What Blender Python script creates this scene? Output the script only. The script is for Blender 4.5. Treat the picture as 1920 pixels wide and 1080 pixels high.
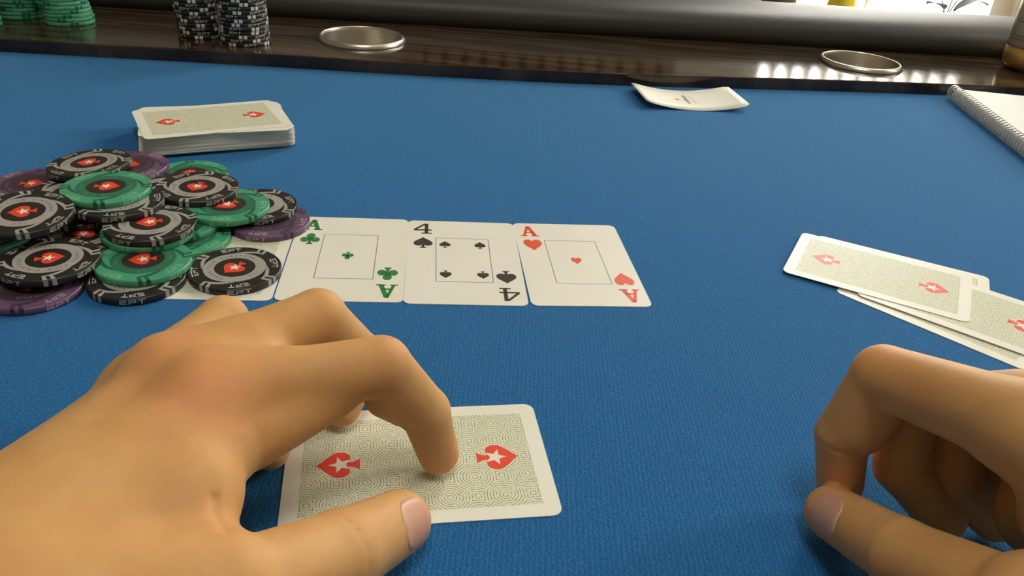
import bpy, bmesh, math, random
import numpy as np
from mathutils import Vector, Matrix

for o in list(bpy.data.objects):
    bpy.data.objects.remove(o, do_unlink=True)
SC = bpy.context.scene
COL = SC.collection
MM = 0.001
random.seed(7)

# ------------------------------------------------------------------ camera
cam_data = bpy.data.cameras.new('camera')
cam_data.sensor_width = 36.0
cam_data.lens = 36.0 * 1518.14 / 1920.0
cam_data.clip_start = 0.005
cam_data.clip_end = 100.0
cam = bpy.data.objects.new('camera', cam_data)
COL.objects.link(cam)
PITCH, ROLL, CAMH = math.radians(29.3497), math.radians(4.7599), 0.18739
_fw = Vector((0, math.cos(PITCH), -math.sin(PITCH)))
_r0 = Vector((1, 0, 0))
_u0 = _r0.cross(_fw)
_r = _r0 * math.cos(ROLL) + _u0 * math.sin(ROLL)
_u = -_r0 * math.sin(ROLL) + _u0 * math.cos(ROLL)
_m = Matrix((( _r.x, _u.x, -_fw.x, 0), (_r.y, _u.y, -_fw.y, 0), (_r.z, _u.z, -_fw.z, CAMH), (0, 0, 0, 1)))
cam.matrix_world = _m
SC.camera = cam

# ------------------------------------------------------------------ daylight and exposure
world = bpy.data.worlds.new('daylight')
SC.world = world
world.use_nodes = True
_bg = world.node_tree.nodes['Background']
_bg.inputs['Color'].default_value = (1.0, 0.965, 0.90, 1)
_bg.inputs['Strength'].default_value = 18.0
SC.view_settings.view_transform = 'Standard'
SC.view_settings.look = 'None'
SC.view_settings.gamma = 1.0
SC.view_settings.use_curve_mapping = False
SC.view_settings.exposure = -0.04

def portal(name, loc, target, sx, sy):
    l = bpy.data.lights.new(name, 'AREA')
    l.shape = 'RECTANGLE'; l.size = sx; l.size_y = sy
    l.cycles.is_portal = True
    o = bpy.data.objects.new(name, l); COL.objects.link(o)
    o.location = loc
    o.rotation_euler = (Vector(target) - Vector(loc)).to_track_quat('-Z', 'Z').to_euler()
    return o
# the room's windows (metres; table felt is z = 0)
ROOM = dict(x0=-2.4, x1=2.0, y0=-2.2, y1=2.0, z0=-0.75, z1=1.75)
FARWIN = (0.52, 1.11, -0.16, 1.55)      # x0 x1 z0 z1 in the far wall
SKYWIN = (-0.18, 0.40, -0.46, 0.08)     # x0 x1 y0 y1 rooflight in the ceiling
SIDEWIN = (1.0, 1.6, 0.45, 1.5)         # y0 y1 z0 z1 in the right wall
portal('side_window_daylight', (ROOM['x1'] + .02, (SIDEWIN[0] + SIDEWIN[1]) / 2, (SIDEWIN[2] + SIDEWIN[3]) / 2), (0, (SIDEWIN[0] + SIDEWIN[1]) / 2, (SIDEWIN[2] + SIDEWIN[3]) / 2), SIDEWIN[3] - SIDEWIN[2], SIDEWIN[1] - SIDEWIN[0])
portal('window_daylight', ((FARWIN[0] + FARWIN[1]) / 2, ROOM['y1'] + .02, (FARWIN[2] + FARWIN[3]) / 2), ((FARWIN[0] + FARWIN[1]) / 2, 0, (FARWIN[2] + FARWIN[3]) / 2), FARWIN[1] - FARWIN[0], FARWIN[3] - FARWIN[2])
portal('skylight_daylight', ((SKYWIN[0] + SKYWIN[1]) / 2, (SKYWIN[2] + SKYWIN[3]) / 2, ROOM['z1'] + .02), ((SKYWIN[0] + SKYWIN[1]) / 2, (SKYWIN[2] + SKYWIN[3]) / 2, 0), SKYWIN[1] - SKYWIN[0], SKYWIN[3] - SKYWIN[2])

# ------------------------------------------------------------------ helpers
def thing(name, label, cat, loc=(0, 0, 0), rz=0.0, group=None):
    o = bpy.data.objects.new(name, None); COL.objects.link(o)
    o.empty_display_size = 0.01
    o.location = loc; o.rotation_euler = (0, 0, rz)
    return tag(o, label, cat, group)

def tag(o, label, cat, group=None):
    o['label'] = label; o['category'] = cat
    if group: o['group'] = group
    return o

def obj(name, mesh, parent=None, loc=(0, 0, 0), rz=0.0, label=None):
    o = bpy.data.objects.new(name, mesh); COL.objects.link(o)
    o.location = loc; o.rotation_euler = (0, 0, rz)
    if parent is not None: o.parent = parent
    if label: o['label'] = label
    return o

def struct(name, mesh, parent=None):
    o = obj(name, mesh, parent)
    if parent is None: o['kind'] = 'structure'
    return o

def mesh_of(bm, name, mats, smooth=False):
    me = bpy.data.meshes.new(name)
    bmesh.ops.recalc_face_normals(bm, faces=bm.faces)
    if smooth:
        for f in bm.faces: f.smooth = True
    bm.to_mesh(me); bm.free()
    for m in (mats if isinstance(mats, (list, tuple)) else [mats]): me.materials.append(m)
    return me

def add_box(bm, x0, x1, y0, y1, z0, z1):
    v = [bm.verts.new((x, y, z)) for z in (z0, z1) for y in (y0, y1) for x in (x0, x1)]
    for q in ((0, 2, 3, 1), (4, 5, 7, 6), (0, 1, 5, 4), (2, 6, 7, 3), (0, 4, 6, 2), (1, 3, 7, 5)):
        bm.faces.new([v[i] for i in q])

def box_mesh(name, mat, *dims, bevel=0.0):
    bm = bmesh.new(); add_box(bm, *dims)
    if bevel:
        bmesh.ops.bevel(bm, geom=bm.edges[:], offset=bevel, segments=2, affect='EDGES', profile=0.5)
    return mesh_of(bm, name, mat)

def lathe(bm, prof, seg=64, cx=0.0, cy=0.0, a0=0.0, a1=2 * math.pi, smooth_from=None):
    full = abs(a1 - a0 - 2 * math.pi) < 1e-6
    n = seg if full else seg + 1
    rings = []
    for (r, z) in prof:
        if r < 1e-9: rings.append([bm.verts.new((cx, cy, z))])
        else: rings.append([bm.verts.new((cx + r * math.cos(a0 + (a1 - a0) * k / seg), cy + r * math.sin(a0 + (a1 - a0) * k / seg), z)) for k in range(n)])
    for a, b in zip(rings[:-1], rings[1:]):
        for k in range(seg):
            j = (k + 1) % n
            if len(a) == 1 and len(b) == 1: continue
            if len(a) == 1: bm.faces.new((a[0], b[k], b[j]))
            elif len(b) == 1: bm.faces.new((a[k], b[0], a[j]))
            else: bm.faces.new((a[k], b[k], b[j], a[j]))

def tube(bm, pts, r, seg=8, close=False):
    pts = [Vector(p) for p in pts]; n = len(pts); rings = []
    up = Vector((0, 0, 1))
    for i, p in enumerate(pts):
        t = (pts[min(i + 1, n - 1)] - pts[max(i - 1, 0)]) if not close else (pts[(i + 1) % n] - pts[i - 1])
        t.normalize()
        a = t.cross(up)
        if a.length < 1e-4: a = t.cross(Vector((1, 0, 0)))
        a.normalize(); b = a.cross(t)
        rings.append([bm.verts.new(p + r * (math.cos(k * 2 * math.pi / seg) * a + math.sin(k * 2 * math.pi / seg) * b)) for k in range(seg)])
    m = n if close else n - 1
    for i in range(m):
        A, B = rings[i], rings[(i + 1) % n]
        for k in range(seg): bm.faces.new((A[k], A[(k + 1) % seg], B[(k + 1) % seg], B[k]))
    if not close:
        bm.faces.new(rings[0]); bm.faces.new(rings[-1][::-1])

def flat(bm, pts, z):
    """one flat printed shape (points in mm) at height z (mm)"""
    vs = [bm.verts.new((p[0] * MM, p[1] * MM, z * MM)) for p in pts]
    f = bm.faces.new(vs)
    f.normal_update()
    if f.normal.z < 0: f.normal_flip()

def print_mesh(name, mat, shapes, z):
    bm = bmesh.new()
    for s in shapes: flat(bm, s, z)
    me = bpy.data.meshes.new(name); bm.to_mesh(me); bm.free()
    me.materials.append(mat)
    return me

# 2-D outlines, unit size, in mm after scaling
def bez(p0, p1, p2, p3, n=9):
    return [tuple((1 - t) ** 3 * a + 3 * (1 - t) ** 2 * t * b + 3 * (1 - t) * t * t * c + t ** 3 * d for a, b, c, d in zip(p0, p1, p2, p3)) for t in [k / n for k in range(n)]]

def heart_shape():
    r = bez((0, -1), (.18, -.62), (1.0, -.15), (1.0, .38)) + bez((1.0, .38), (1.0, .78), (.75, 1.0), (.5, 1.0)) + bez((.5, 1.0), (.24, 1.0), (.06, .86), (0, .62))
    return r + [(-x, y) for x, y in reversed(r[1:])] + []

def spade_shape():
    h = [(x, -y * .78 + .2) for x, y in heart_shape()]
    return h

def spade_stem():
    return [(-.10, -.30), (.10, -.30), (.14, -.72), (.42, -1.0), (-.42, -1.0), (-.14, -.72)]

def club_shapes():
    def disc(cx, cy, r, n=20): return [(cx + r * math.cos(2 * math.pi * k / n), cy + r * math.sin(2 * math.pi * k / n)) for k in range(n)]
    return [disc(0, .55, .45), disc(-.55, -.15, .45), disc(.55, -.15, .45), [(-.25, -.2), (.25, -.2), (.25, .3), (-.25, .3)], [(-.1, 0), (.1, 0), (.16, -.62), (.4, -1), (-.4, -1), (-.16, -.62)]]

def suit_shapes(kind):
    if kind == 'heart': return [heart_shape()]
    if kind == 'spade': return [spade_shape(), spade_stem()]
    return club_shapes()

def star_shape(r, rot=90):
    return [((r if k % 2 == 0 else r * .40) * math.cos(math.radians(rot + 36 * k)), (r if k % 2 == 0 else r * .40) * math.sin(math.radians(rot + 36 * k))) for k in range(10)]

def xf(pts, sx, sy, cx=0, cy=0, rot=0):
    c, s = math.cos(math.radians(rot)), math.sin(math.radians(rot))
    return [(cx + c * x * sx - s * y * sy, cy + s * x * sx + c * y * sy) for x, y in pts]

def rect(x0, y0, x1, y1): return [(x0, y0), (x1, y0), (x1, y1), (x0, y1)]

# slab-serif index characters in a unit box 0..1
LETTER_A = [[(.08, 0), (.24, 0), (.56, 1), (.38, 1)], [(.36, 1), (.60, 1), (.93, 0), (.68, 0)], rect(.26, .30, .76, .42), rect(-.02, 0, .36, .09), rect(.56, 0, 1.02, .09)]
LETTER_4 = [[(0, .36), (.12, .36), (.66, .92), (.66, 1), (.56, 1), (0, .44)], rect(0, .30, 1, .42), rect(.60, 0, .80, 1), rect(.42, 0, .98, .09)]
# squared outline capitals of the chips, unit box
CHIP_E = [rect(0, .80, 1, 1), rect(0, .40, .9, .58), rect(0, 0, 1, .20), rect(0, 0, .18, .58)]
CHIP_P = [rect(0, .80, 1, 1), rect(.82, .40, 1, 1), rect(0, .36, 1, .54), rect(0, 0, .18, .54)]
CHIP_T = [rect(0, .80, 1, 1), rect(.41, 0, .60, 1)]

# ------------------------------------------------------------------ procedural materials
def principled(name, color, rough=.5, metal=0.0, **kw):
    m = bpy.data.materials.new(name); m.use_nodes = True
    b = m.node_tree.nodes['Principled BSDF']
    b.inputs['Base Color'].default_value = (*color, 1)
    b.inputs['Roughness'].default_value = rough
    b.inputs['Metallic'].default_value = metal
    for k, v in kw.items():
        b.inputs[k.replace('_', ' ')].default_value = v
    return m

class NT:
    def __init__(self, m):
        self.nt = m.node_tree; self.n = self.nt.nodes; self.l = self.nt.links; self.b = self.n['Principled BSDF']
    def add(self, t, **kw):
        x = self.n.new(t)
        for k, v in kw.items(): setattr(x, k, v)
        return x
    def link(self, a, b): self.l.new(a, b)
    def coord(self, out='Object', scale=(1, 1, 1)):
        tc = self.add('ShaderNodeTexCoord'); mp = self.add('ShaderNodeMapping')
        mp.inputs['Scale'].default_value = scale
        self.link(tc.outputs[out], mp.inputs['Vector']); return mp.outputs['Vector']
    def noise(self, vec, scale, detail=3, rough=.5):
        t = self.add('ShaderNodeTexNoise'); t.inputs['Scale'].default_value = scale
        t.inputs['Detail'].default_value = detail; t.inputs['Roughness'].default_value = rough
        self.link(vec, t.inputs['Vector']); return t.outputs['Fac']
    def ramp(self, fac, stops):
        r = self.add('ShaderNodeValToRGB'); cr = r.color_ramp
        while len(cr.elements) < len(stops): cr.elements.new(.5)
        for e, (p, c) in zip(cr.elements, stops): e.position = p; e.color = (*c, 1)
        self.link(fac, r.inputs['Fac']); return r.outputs['Color']
    def bump(self, h, strength, dist):
        b = self.add('ShaderNodeBump'); b.inputs['Strength'].default_value = strength; b.inputs['Distance'].default_value = dist
        self.link(h, b.inputs['Height']); self.link(b.outputs['Normal'], self.b.inputs['Normal']); return b
    def math(self, op, a, b=None, c=None):
        x = self.add('ShaderNodeMath', operation=op)
        for i, v in enumerate((a, b, c)):
            if v is None: continue
            if isinstance(v, (int, float)): x.inputs[i].default_value = v
            else: self.link(v, x.inputs[i])
        return x.outputs[0]
    def mix(self, fac, a, b):
        x = self.add('ShaderNodeMix', data_type='RGBA')
        if isinstance(fac, (int, float)): x.inputs[0].default_value = fac
        else: self.link(fac, x.inputs[0])
        for i, v in ((6, a), (7, b)):
            if isinstance(v, tuple): x.inputs[i].default_value = (*v, 1)
            else: self.link(v, x.inputs[i])
        return x.outputs[2]

def make_felt():
    m = principled('felt', (.02, .1, .3), .95); t = NT(m)
    t.b.inputs['Sheen Weight'].default_value = .35
    t.b.inputs['Sheen Roughness'].default_value = .45
    t.b.inputs['Sheen Tint'].default_value = (.30, .72, 1, 1)
    t.b.inputs['Specular IOR Level'].default_value = .25
    v = t.coord()
    fine = t.noise(v, 900, 2, .6); weave = t.add('ShaderNodeTexWave'); weave.inputs['Scale'].default_value = 190
    weave.inputs['Distortion'].default_value = 6; weave.inputs['Detail'].default_value = 2; weave.inputs['Detail Scale'].default_value = 3
    t.link(v, weave.inputs['Vector'])
    big = t.noise(v, 9, 3)
    f = t.math('ADD', t.math('MULTIPLY', fine, .7), t.math('MULTIPLY', weave.outputs['Fac'], .3))
    c = t.ramp(f, [(.25, (.007, .078, .215)), (.55, (.012, .115, .308)), (.8, (.023, .165, .405))])
    c2 = t.mix(t.math('MULTIPLY', big, .3), c, (.012, .120, .310))
    t.link(c2, t.b.inputs['Base Color']); t.bump(f, .5, .0006)
    return m

def make_wood():
    m = principled('dark_wood', (.03, .02, .01), .1); t = NT(m)
    t.b.inputs['Specular IOR Level'].default_value = .5
    v = t.coord(scale=(1, 7, 1))
    w = t.add('ShaderNodeTexWave'); w.bands_direction = 'Y'; w.inputs['Scale'].default_value = 2.2; w.inputs['Distortion'].default_value = 14
    w.inputs['Detail'].default_value = 4; w.inputs['Detail Scale'].default_value = 1.6
    t.link(v, w.inputs['Vector'])
    pores = t.noise(t.coord(scale=(8, 260, 8)), 5, 3)
    c = t.ramp(w.outputs['Fac'], [(.1, (.034, .021, .012)), (.6, (.060, .039, .022)), (1, (.095, .062, .034))])
    c2 = t.mix(t.math('MULTIPLY', pores, .8), c, (.012, .008, .005))
    t.link(c2, t.b.inputs['Base Color']); t.bump(pores, .06, .0006)
    r = t.math('ADD', t.math('MULTIPLY', pores, .08), .045); t.link(r, t.b.inputs['Roughness'])
    return m

def make_vinyl():
    m = principled('vinyl', (.030, .028, .021), .5); t = NT(m)
    t.bump(t.noise(t.coord(), 450, 3), .18, .0008)
    return m

def make_steel():
    m = principled('steel', (.62, .58, .50), .22, 1.0); t = NT(m)
    n = t.noise(t.coord(scale=(1, 1, 60)), 60, 2)
    t.link(t.math('ADD', t.math('MULTIPLY', n, .2), .24), t.b.inputs['Roughness'])
    return m

def make_card_back():
    """guilloche of concentric rings on an 18 mm staggered lattice"""
    m = principled('card_back_print', (.7, .7, .5), .5, Specular_IOR_Level=.35); t = NT(m)
    v = t.coord(scale=(1000, 1000, 1000))
    sx = t.add('ShaderNodeSeparateXYZ'); t.link(v, sx.inputs[0])
    px = t.math('PINGPONG', sx.outputs[0], 9.0); py = t.math('PINGPONG', sx.outputs[1], 9.0)
    ix = t.math('SUBTRACT', 9.0, px); iy = t.math('SUBTRACT', 9.0, py)
    def metric(a, b):
        h = t.math('SQRT', t.math('ADD', t.math('MULTIPLY', a, a), t.math('MULTIPLY', b, b)))
        o = t.math('MAXIMUM', t.math('MAXIMUM', a, b), t.math('MULTIPLY', t.math('ADD', a, b), .74))
        return t.math('ADD', t.math('MULTIPLY', h, .5), t.math('MULTIPLY', o, .5))
    d = t.math('MINIMUM', metric(px, iy), metric(ix, py))
    fr = t.math('FRACT', t.math('ADD', t.math('DIVIDE', d, 1.02), .22))
    line = t.math('LESS_THAN', fr, .30)
    dot = t.math('LESS_THAN', t.noise(v, 2.6, 0), .56)
    line = t.math('MULTIPLY', line, dot)
    c = t.mix(line, (.72, .72, .52), (.17, .24, .14))
    t.link(c, t.b.inputs['Base Color'])
    return m

def make_skin():
    m = principled('skin', (.6, .34, .18), .56); t = NT(m)
    a = t.add('ShaderNodeAttribute', attribute_name='redness')
    v = t.coord()
    n1 = t.noise(v, 55, 4); n2 = t.noise(v, 700, 3)
    base = t.ramp(n1, [(.3, (.575, .300, .102)), (.7, (.655, .368, .138))])
    c = t.mix(t.math('MULTIPLY', a.outputs['Fac'], .75), base, (.72, .29, .115))
    t.link(c, t.b.inputs['Base Color'])
    t.b.inputs['Subsurface Weight'].default_value = .22
    t.b.inputs['Subsurface Radius'].default_value = (1.0, .35, .18)
    t.b.inputs['Subsurface Scale'].default_value = .0035
    t.b.inputs['Specular IOR Level'].default_value = .28
    t.bump(t.math('ADD', n2, t.math('MULTIPLY', t.noise(v, 220, 2), .6)), .14, .0005)
    return m

def make_nail():
    m = principled('nail', (.6, .3, .2), .4); t = NT(m)
    a = t.add('ShaderNodeAttribute', attribute_name='along')
    c = t.ramp(a.outputs['Fac'], [(0, (.68, .41, .27)), (.12, (.66, .37, .235)), (.3, (.63, .325, .205)), (.90, (.63, .325, .205)), (.97, (.72, .50, .36))])
    t.link(c, t.b.inputs['Base Color'])
    return m

def noisy(name, c0, c1, scale, rough, bump=0, bd=.001, stretch=(1, 1, 1), **kw):
    m = principled(name, c0, rough, **kw); t = NT(m)
    f = t.noise(t.coord(scale=stretch), scale, 4)
    t.link(t.ramp(f, [(.3, c0), (.7, c1)]), t.b.inputs['Base Color'])
    if bump: t.bump(f, bump, bd)
    return m

def make_glass():
    m = bpy.data.materials.new('window_glass'); m.use_nodes = True
    nt = m.node_tree; nt.nodes.remove(nt.nodes['Principled BSDF'])
    o = nt.nodes['Material Output']; tr = nt.nodes.new('ShaderNodeBsdfTransparent'); gl = nt.nodes.new('ShaderNodeBsdfGlossy')
    gl.inputs['Roughness'].default_value = .02
    fr = nt.nodes.new('ShaderNodeFresnel'); fr.inputs['IOR'].default_value = 1.25
    mx = nt.nodes.new('ShaderNodeMixShader')
    nt.links.new(fr.outputs[0], mx.inputs[0]); nt.links.new(tr.outputs[0], mx.inputs[1]); nt.links.new(gl.outputs[0], mx.inputs[2]); nt.links.new(mx.outputs[0], o.inputs[0])
    return m

M = dict(
    felt=make_felt(), wood=make_wood(), vinyl=make_vinyl(), steel=make_steel(), back=make_card_back(), skin=make_skin(), nail=make_nail(), glass=make_glass(),
    stock=noisy('card_stock', (.80, .78, .66), (.83, .81, .69), 40, .46),
    red=principled('red_print', (.78, .055, .022), .5), white=principled('white_print', (.80, .76, .62), .5),
    cgreen=principled('green_ink', (.035, .23, .055), .4), cblack=principled('dark_ink', (.05, .045, .035), .4), cred=principled('orange_red_ink', (.80, .10, .035), .4),
    hair=principled('frame_line_ink', (.16, .15, .12), .4),
    k_body=noisy('black_chip_plastic', (.012, .012, .010), (.020, .019, .016), 300, .42), k_trim=principled('chip_grey_print', (.36, .345, .30), .45), k_disc=principled('chip_black_print', (.020, .016, .012), .45),
    k_far=principled('chip_white_spot', (.70, .69, .65), .5), k_text=principled('chip_grey_lettering', (.50, .48, .42), .45), k_small=principled('chip_dark_lettering', (.10, .095, .08), .5),
    g_body=noisy('green_chip_plastic', (.055, .300, .150), (.068, .345, .175), 300, .42), g_trim=principled('chip_deep_green_print', (.012, .115, .062), .45), g_ring=principled('chip_mid_green_print', (.022, .155, .085), .45),
    g_text=principled('chip_pale_green_lettering', (.22, .56, .34), .45), g_small=principled('chip_mint_lettering', (.14, .34, .2), .5), g_disc=principled('chip_green_disc_print', (.030, .022, .014), .45),
    p_body=noisy('purple_chip_plastic', (.120, .062, .118), (.145, .076, .142), 300, .42), p_trim=principled('chip_deep_purple_print', (.062, .028, .066), .45), p_ring=principled('chip_plum_ring_print', (.052, .034, .048), .45),
    p_text=principled('chip_lilac_lettering', (.46, .36, .42), .45), p_small=principled('chip_mauve_lettering', (.24, .18, .22), .5), p_disc=principled('chip_purple_disc_print', (.060, .025, .035), .45),
    paper=noisy('paper', (.80, .80, .76), (.84, .84, .80), 30, .7), coil=principled('binding_wire', (.66, .62, .55), .35, .3),
    cover=principled('notebook_cover', (.10, .16, .25), .5), dark=principled('dark_hole', (.02, .02, .02), .8),
    label=noisy('can_label', (.72, .65, .48), (.76, .69, .52), 25, .45), gold=principled('gold_metal', (.78, .52, .16), .38, .85), tin=principled('can_lid', (.7, .7, .68), .3, 1.0),
    wall=noisy('wall_paint', (.66, .60, .48), (.70, .64, .52), 6, .9), ceil=principled('ceiling_paint', (.80, .77, .70), .9),
    floor=noisy('floor_boards', (.16, .09, .045), (.24, .14, .07), 5, .4, stretch=(1, 8, 1)), frame=principled('window_frame_paint', (.78, .74, .62), .45),
    leaf=noisy('leaf', (.020, .045, .022), (.035, .075, .035), 30, .5), yellow=principled('yellow_glaze', (.92, .74, .05), .35), brownpot=principled('brown_glaze', (.10, .07, .045), .4),
    stone=noisy('terrace_stone', (.70, .69, .66), (.78, .77, .74), 3, .9), rail=principled('railing_paint', (.10, .09, .08), .5),
    slat=noisy('slat_wood', (.26, .15, .07), (.36, .22, .11), 6, .5, stretch=(8, 8, 1)), slat_dark=principled('slat_backing', (.05, .03, .018), .8),
    soil=noisy('soil', (.03, .02, .012), (.06, .04, .02), 80, .9),
)

# ------------------------------------------------------------------ room shell
R_ = ROOM
struct('floor', box_mesh('floor', M['floor'], R_['x0'] - .1, R_['x1'] + .1, R_['y0'] - .1, R_['y1'] + .1, R_['z0'] - .1, R_['z0']))
bm = bmesh.new(); K_ = SKYWIN; cz = (R_['z1'], R_['z1'] + .1)
add_box(bm, R_['x0'] - .1, K_[0], R_['y0'] - .1, R_['y1'] + .1, *cz); add_box(bm, K_[1], R_['x1'] + .1, R_['y0'] - .1, R_['y1'] + .1, *cz)
add_box(bm, K_[0], K_[1], R_['y0'] - .1, K_[2], *cz); add_box(bm, K_[0], K_[1], K_[3], R_['y1'] + .1, *cz)
struct('ceiling', mesh_of(bm, 'ceiling', M['ceil']))
bm = bmesh.new(); cz = (R_['z1'] + .03, R_['z1'] + .08)
add_box(bm, K_[0], K_[0] + .04, K_[2], K_[3], *cz); add_box(bm, K_[1] - .04, K_[1], K_[2], K_[3], *cz)
add_box(bm, K_[0] + .04, K_[1] - .04, K_[2], K_[2] + .04, *cz); add_box(bm, K_[0] + .04, K_[1] - .04, K_[3] - .04, K_[3], *cz)
w2 = struct('window_2', mesh_of(bm, 'window_2', M['frame']))
obj('pane', box_mesh('pane', M['glass'], K_[0] + .04, K_[1] - .04, K_[2] + .04, K_[3] - .04, R_['z1'] + .05, R_['z1'] + .056), w2)
struct('wall_left', box_mesh('wall_left', M['wall'], R_['x0'] - .1, R_['x0'], R_['y0'] - .1, R_['y1'] + .1, R_['z0'], R_['z1']))
bm = bmesh.new(); S_ = SIDEWIN
add_box(bm, R_['x1'], R_['x1'] + .1, R_['y0'] - .1, S_[0], R_['z0'], R_['z1']); add_box(bm, R_['x1'], R_['x1'] + .1, S_[1], R_['y1'] + .1, R_['z0'], R_['z1'])
add_box(bm, R_['x1'], R_['x1'] + .1, S_[0], S_[1], R_['z0'], S_[2]); add_box(bm, R_['x1'], R_['x1'] + .1, S_[0], S_[1], S_[3], R_['z1'])
struct('wall_right', mesh_of(bm, 'wall_right', M['wall']))
def wall_with_window(name, y0, y1, w):
    bm = bmesh.new()
    add_box(bm, R_['x0'], w[0], y0, y1, R_['z0'], R_['z1'])
    add_box(bm, w[1], R_['x1'], y0, y1, R_['z0'], R_['z1'])
    add_box(bm, w[0], w[1], y0, y1, R_['z0'], w[2])
    add_box(bm, w[0], w[1], y0, y1, w[3], R_['z1'])
    struct(name, mesh_of(bm, name, M['wall']))
wall_with_window('wall_far', R_['y1'], R_['y1'] + .1, FARWIN)
struct('wall_back', box_mesh('wall_back', M['wall'], R_['x0'], R_['x1'], R_['y0'] - .1, R_['y0'], R_['z0'], R_['z1']))
def window(name, w, y, mull):
    bm = bmesh.new(); t = .045
    add_box(bm, w[0], w[0] + t, y - .03, y + .03, w[2], w[3]); add_box(bm, w[1] - t, w[1], y - .03, y + .03, w[2], w[3])
    add_box(bm, w[0] + t, w[1] - t, y - .03, y + .03, w[2], w[2] + t); add_box(bm, w[0] + t, w[1] - t, y - .03, y + .03, w[3] - t, w[3])
    for x in mull: add_box(bm, x - t / 2, x + t / 2, y - .03, y + .03, w[2] + t, w[3] - t)
    o = struct(name, mesh_of(bm, name, M['frame']))
    xs = [w[0] + t] + [v for x in mull for v in (x - t / 2, x + t / 2)] + [w[1] - t]
    for k in range(0, len(xs), 2):
        obj('pane', box_mesh('pane', M['glass'], xs[k], xs[k + 1], y - .003, y + .003, w[2] + t, w[3] - t), o)
    return o
w1 = window('window_1', FARWIN, R_['y1'] + .05, [])
for z in (.13, .66): obj('transom', box_mesh('transom', M['frame'], FARWIN[0] + .045, FARWIN[1] - .045, R_['y1'] + .03, R_['y1'] + .07, z, z + .022), w1)
GB = box_mesh('glazing_bar', M['frame'], -.009, .009, R_['y1'] + .03, R_['y1'] + .07, .152, .66)
for k in range(12): obj('glazing_bar', GB, w1, (FARWIN[0] + .08 + .042 * k, 0, 0))
bm = bmesh.new(); t_ = .045; xw = R_['x1'] + .02; xv = R_['x1'] + .08
add_box(bm, xw, xv, S_[0], S_[0] + t_, S_[2], S_[3]); add_box(bm, xw, xv, S_[1] - t_, S_[1], S_[2], S_[3])
add_box(bm, xw, xv, S_[0] + t_, S_[1] - t_, S_[2], S_[2] + t_); add_box(bm, xw, xv, S_[0] + t_, S_[1] - t_, S_[3] - t_, S_[3])
w3 = struct('window_3', mesh_of(bm, 'window_3', M['frame']))
obj('pane', box_mesh('pane', M['glass'], xw + .027, xw + .033, S_[0] + t_, S_[1] - t_, S_[2] + t_, S_[3] - t_), w3)
sill = struct('trim_1', box_mesh('window_sill', M['frame'], FARWIN[0] - .06, FARWIN[1] + .06, R_['y1'] - .22, R_['y1'], FARWIN[2] - .03, FARWIN[2], bevel=.004))
struct('baseboard_far', box_mesh('baseboard', M['frame'], R_['x0'], R_['x1'], R_['y1'] - .015, R_['y1'], R_['z0'], R_['z0'] + .08))
# slatted wooden panelling on the far wall beside the window
sp = thing('slatted_panel', 'brown wooden slatted panel on the far wall beside the window', 'wall panel', (0, R_['y1'], 0))
obj('backing_board', box_mesh('backing_board', M['slat_dark'], -.30, .35, -.012, -.001, -.14, 1.2), sp)
SLAT = box_mesh('slat', M['slat'], -.015, .015, -.034, -.012, -.14, 1.2, bevel=.002)
for k in range(14): obj('slat', SLAT, sp, (-.28 + .047 * k, 0, 0))
# balcony outside the window
struct('terrace', box_mesh('terrace', M['stone'], -3, 5, R_['y1'] + .1, 4.6, R_['z0'] - .1, R_['z0'] - .02))
# ------------------------------------------------------------------ poker table
TABLE = thing('poker_table', 'poker table with blue felt, dark wooden racetrack and black padded armrest', 'table', (0, 0, 0))
EDGE = [(-900, 612), (-700, 632), (-560, 645), (-434, 656), (-351, 665), (-266, 674), (-196, 680.5), (-110, 687), (-42, 694), (50, 706), (120, 719), (208, 738), (301, 757), (387, 773), (480, 788), (600, 806), (750, 828), (900, 850)]
def edge_y(x):
    for (xa, ya), (xb, yb) in zip(EDGE[:-1], EDGE[1:]):
        if x <= xb: return ya + (yb - ya) * (x - xa) / (xb - xa)
    return EDGE[-1][1]
XS = [-900 + 20 * k for k in range(91)]
_raw = [edge_y(x) for x in XS]
for _ in range(3): _raw = [_raw[0]] + [(_raw[i - 1] + 2 * _raw[i] + _raw[i + 1]) / 4 for i in range(1, len(_raw) - 1)] + [_raw[-1]]
def rail_y(x): return 860.5 + (x - 60) * .1245 if x > -420 else 800.7 + (x + 420) * .10
def loft(name, mat, profile, smooth=True, cap=True):
    """profile(x, edge, arm) -> closed list of (y, z) in mm; lofted along x"""
    bm = bmesh.new(); rows = []
    for x, e in zip(XS, _raw):
        rows.append([bm.verts.new((x * MM, y * MM, z * MM)) for (y, z) in profile(x, e, rail_y(x))])
    for a, b in zip(rows[:-1], rows[1:]):
        n = len(a)
        for k in range(n): bm.faces.new((a[k], a[(k + 1) % n], b[(k + 1) % n], b[k]))
    bm.faces.new(rows[0]); bm.faces.new(rows[-1][::-1])
    me = mesh_of(bm, name, mat, smooth)
    return me
obj('felt_top', loft('felt_top', M['felt'], lambda x, e, r: [(-330, 0), (e + 4, 0), (e + 4, -25), (-330, -25)], False), TABLE, label='blue felt playing surface')
WOODZ = 10.5
wood_me = loft('racetrack', M['wood'], lambda x, e, r: [(e, -2), (e, WOODZ - 1.2), (e + .4, WOODZ - .4), (e + 1.2, WOODZ), (r + 40, WOODZ), (r + 40, -18), (e + 5, -18), (e + 5, -2)], False)
racetrack = obj('racetrack', wood_me, TABLE, label='dark stained wooden racetrack')
CUPS = [(-157, 757), (328, 829)]
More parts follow.
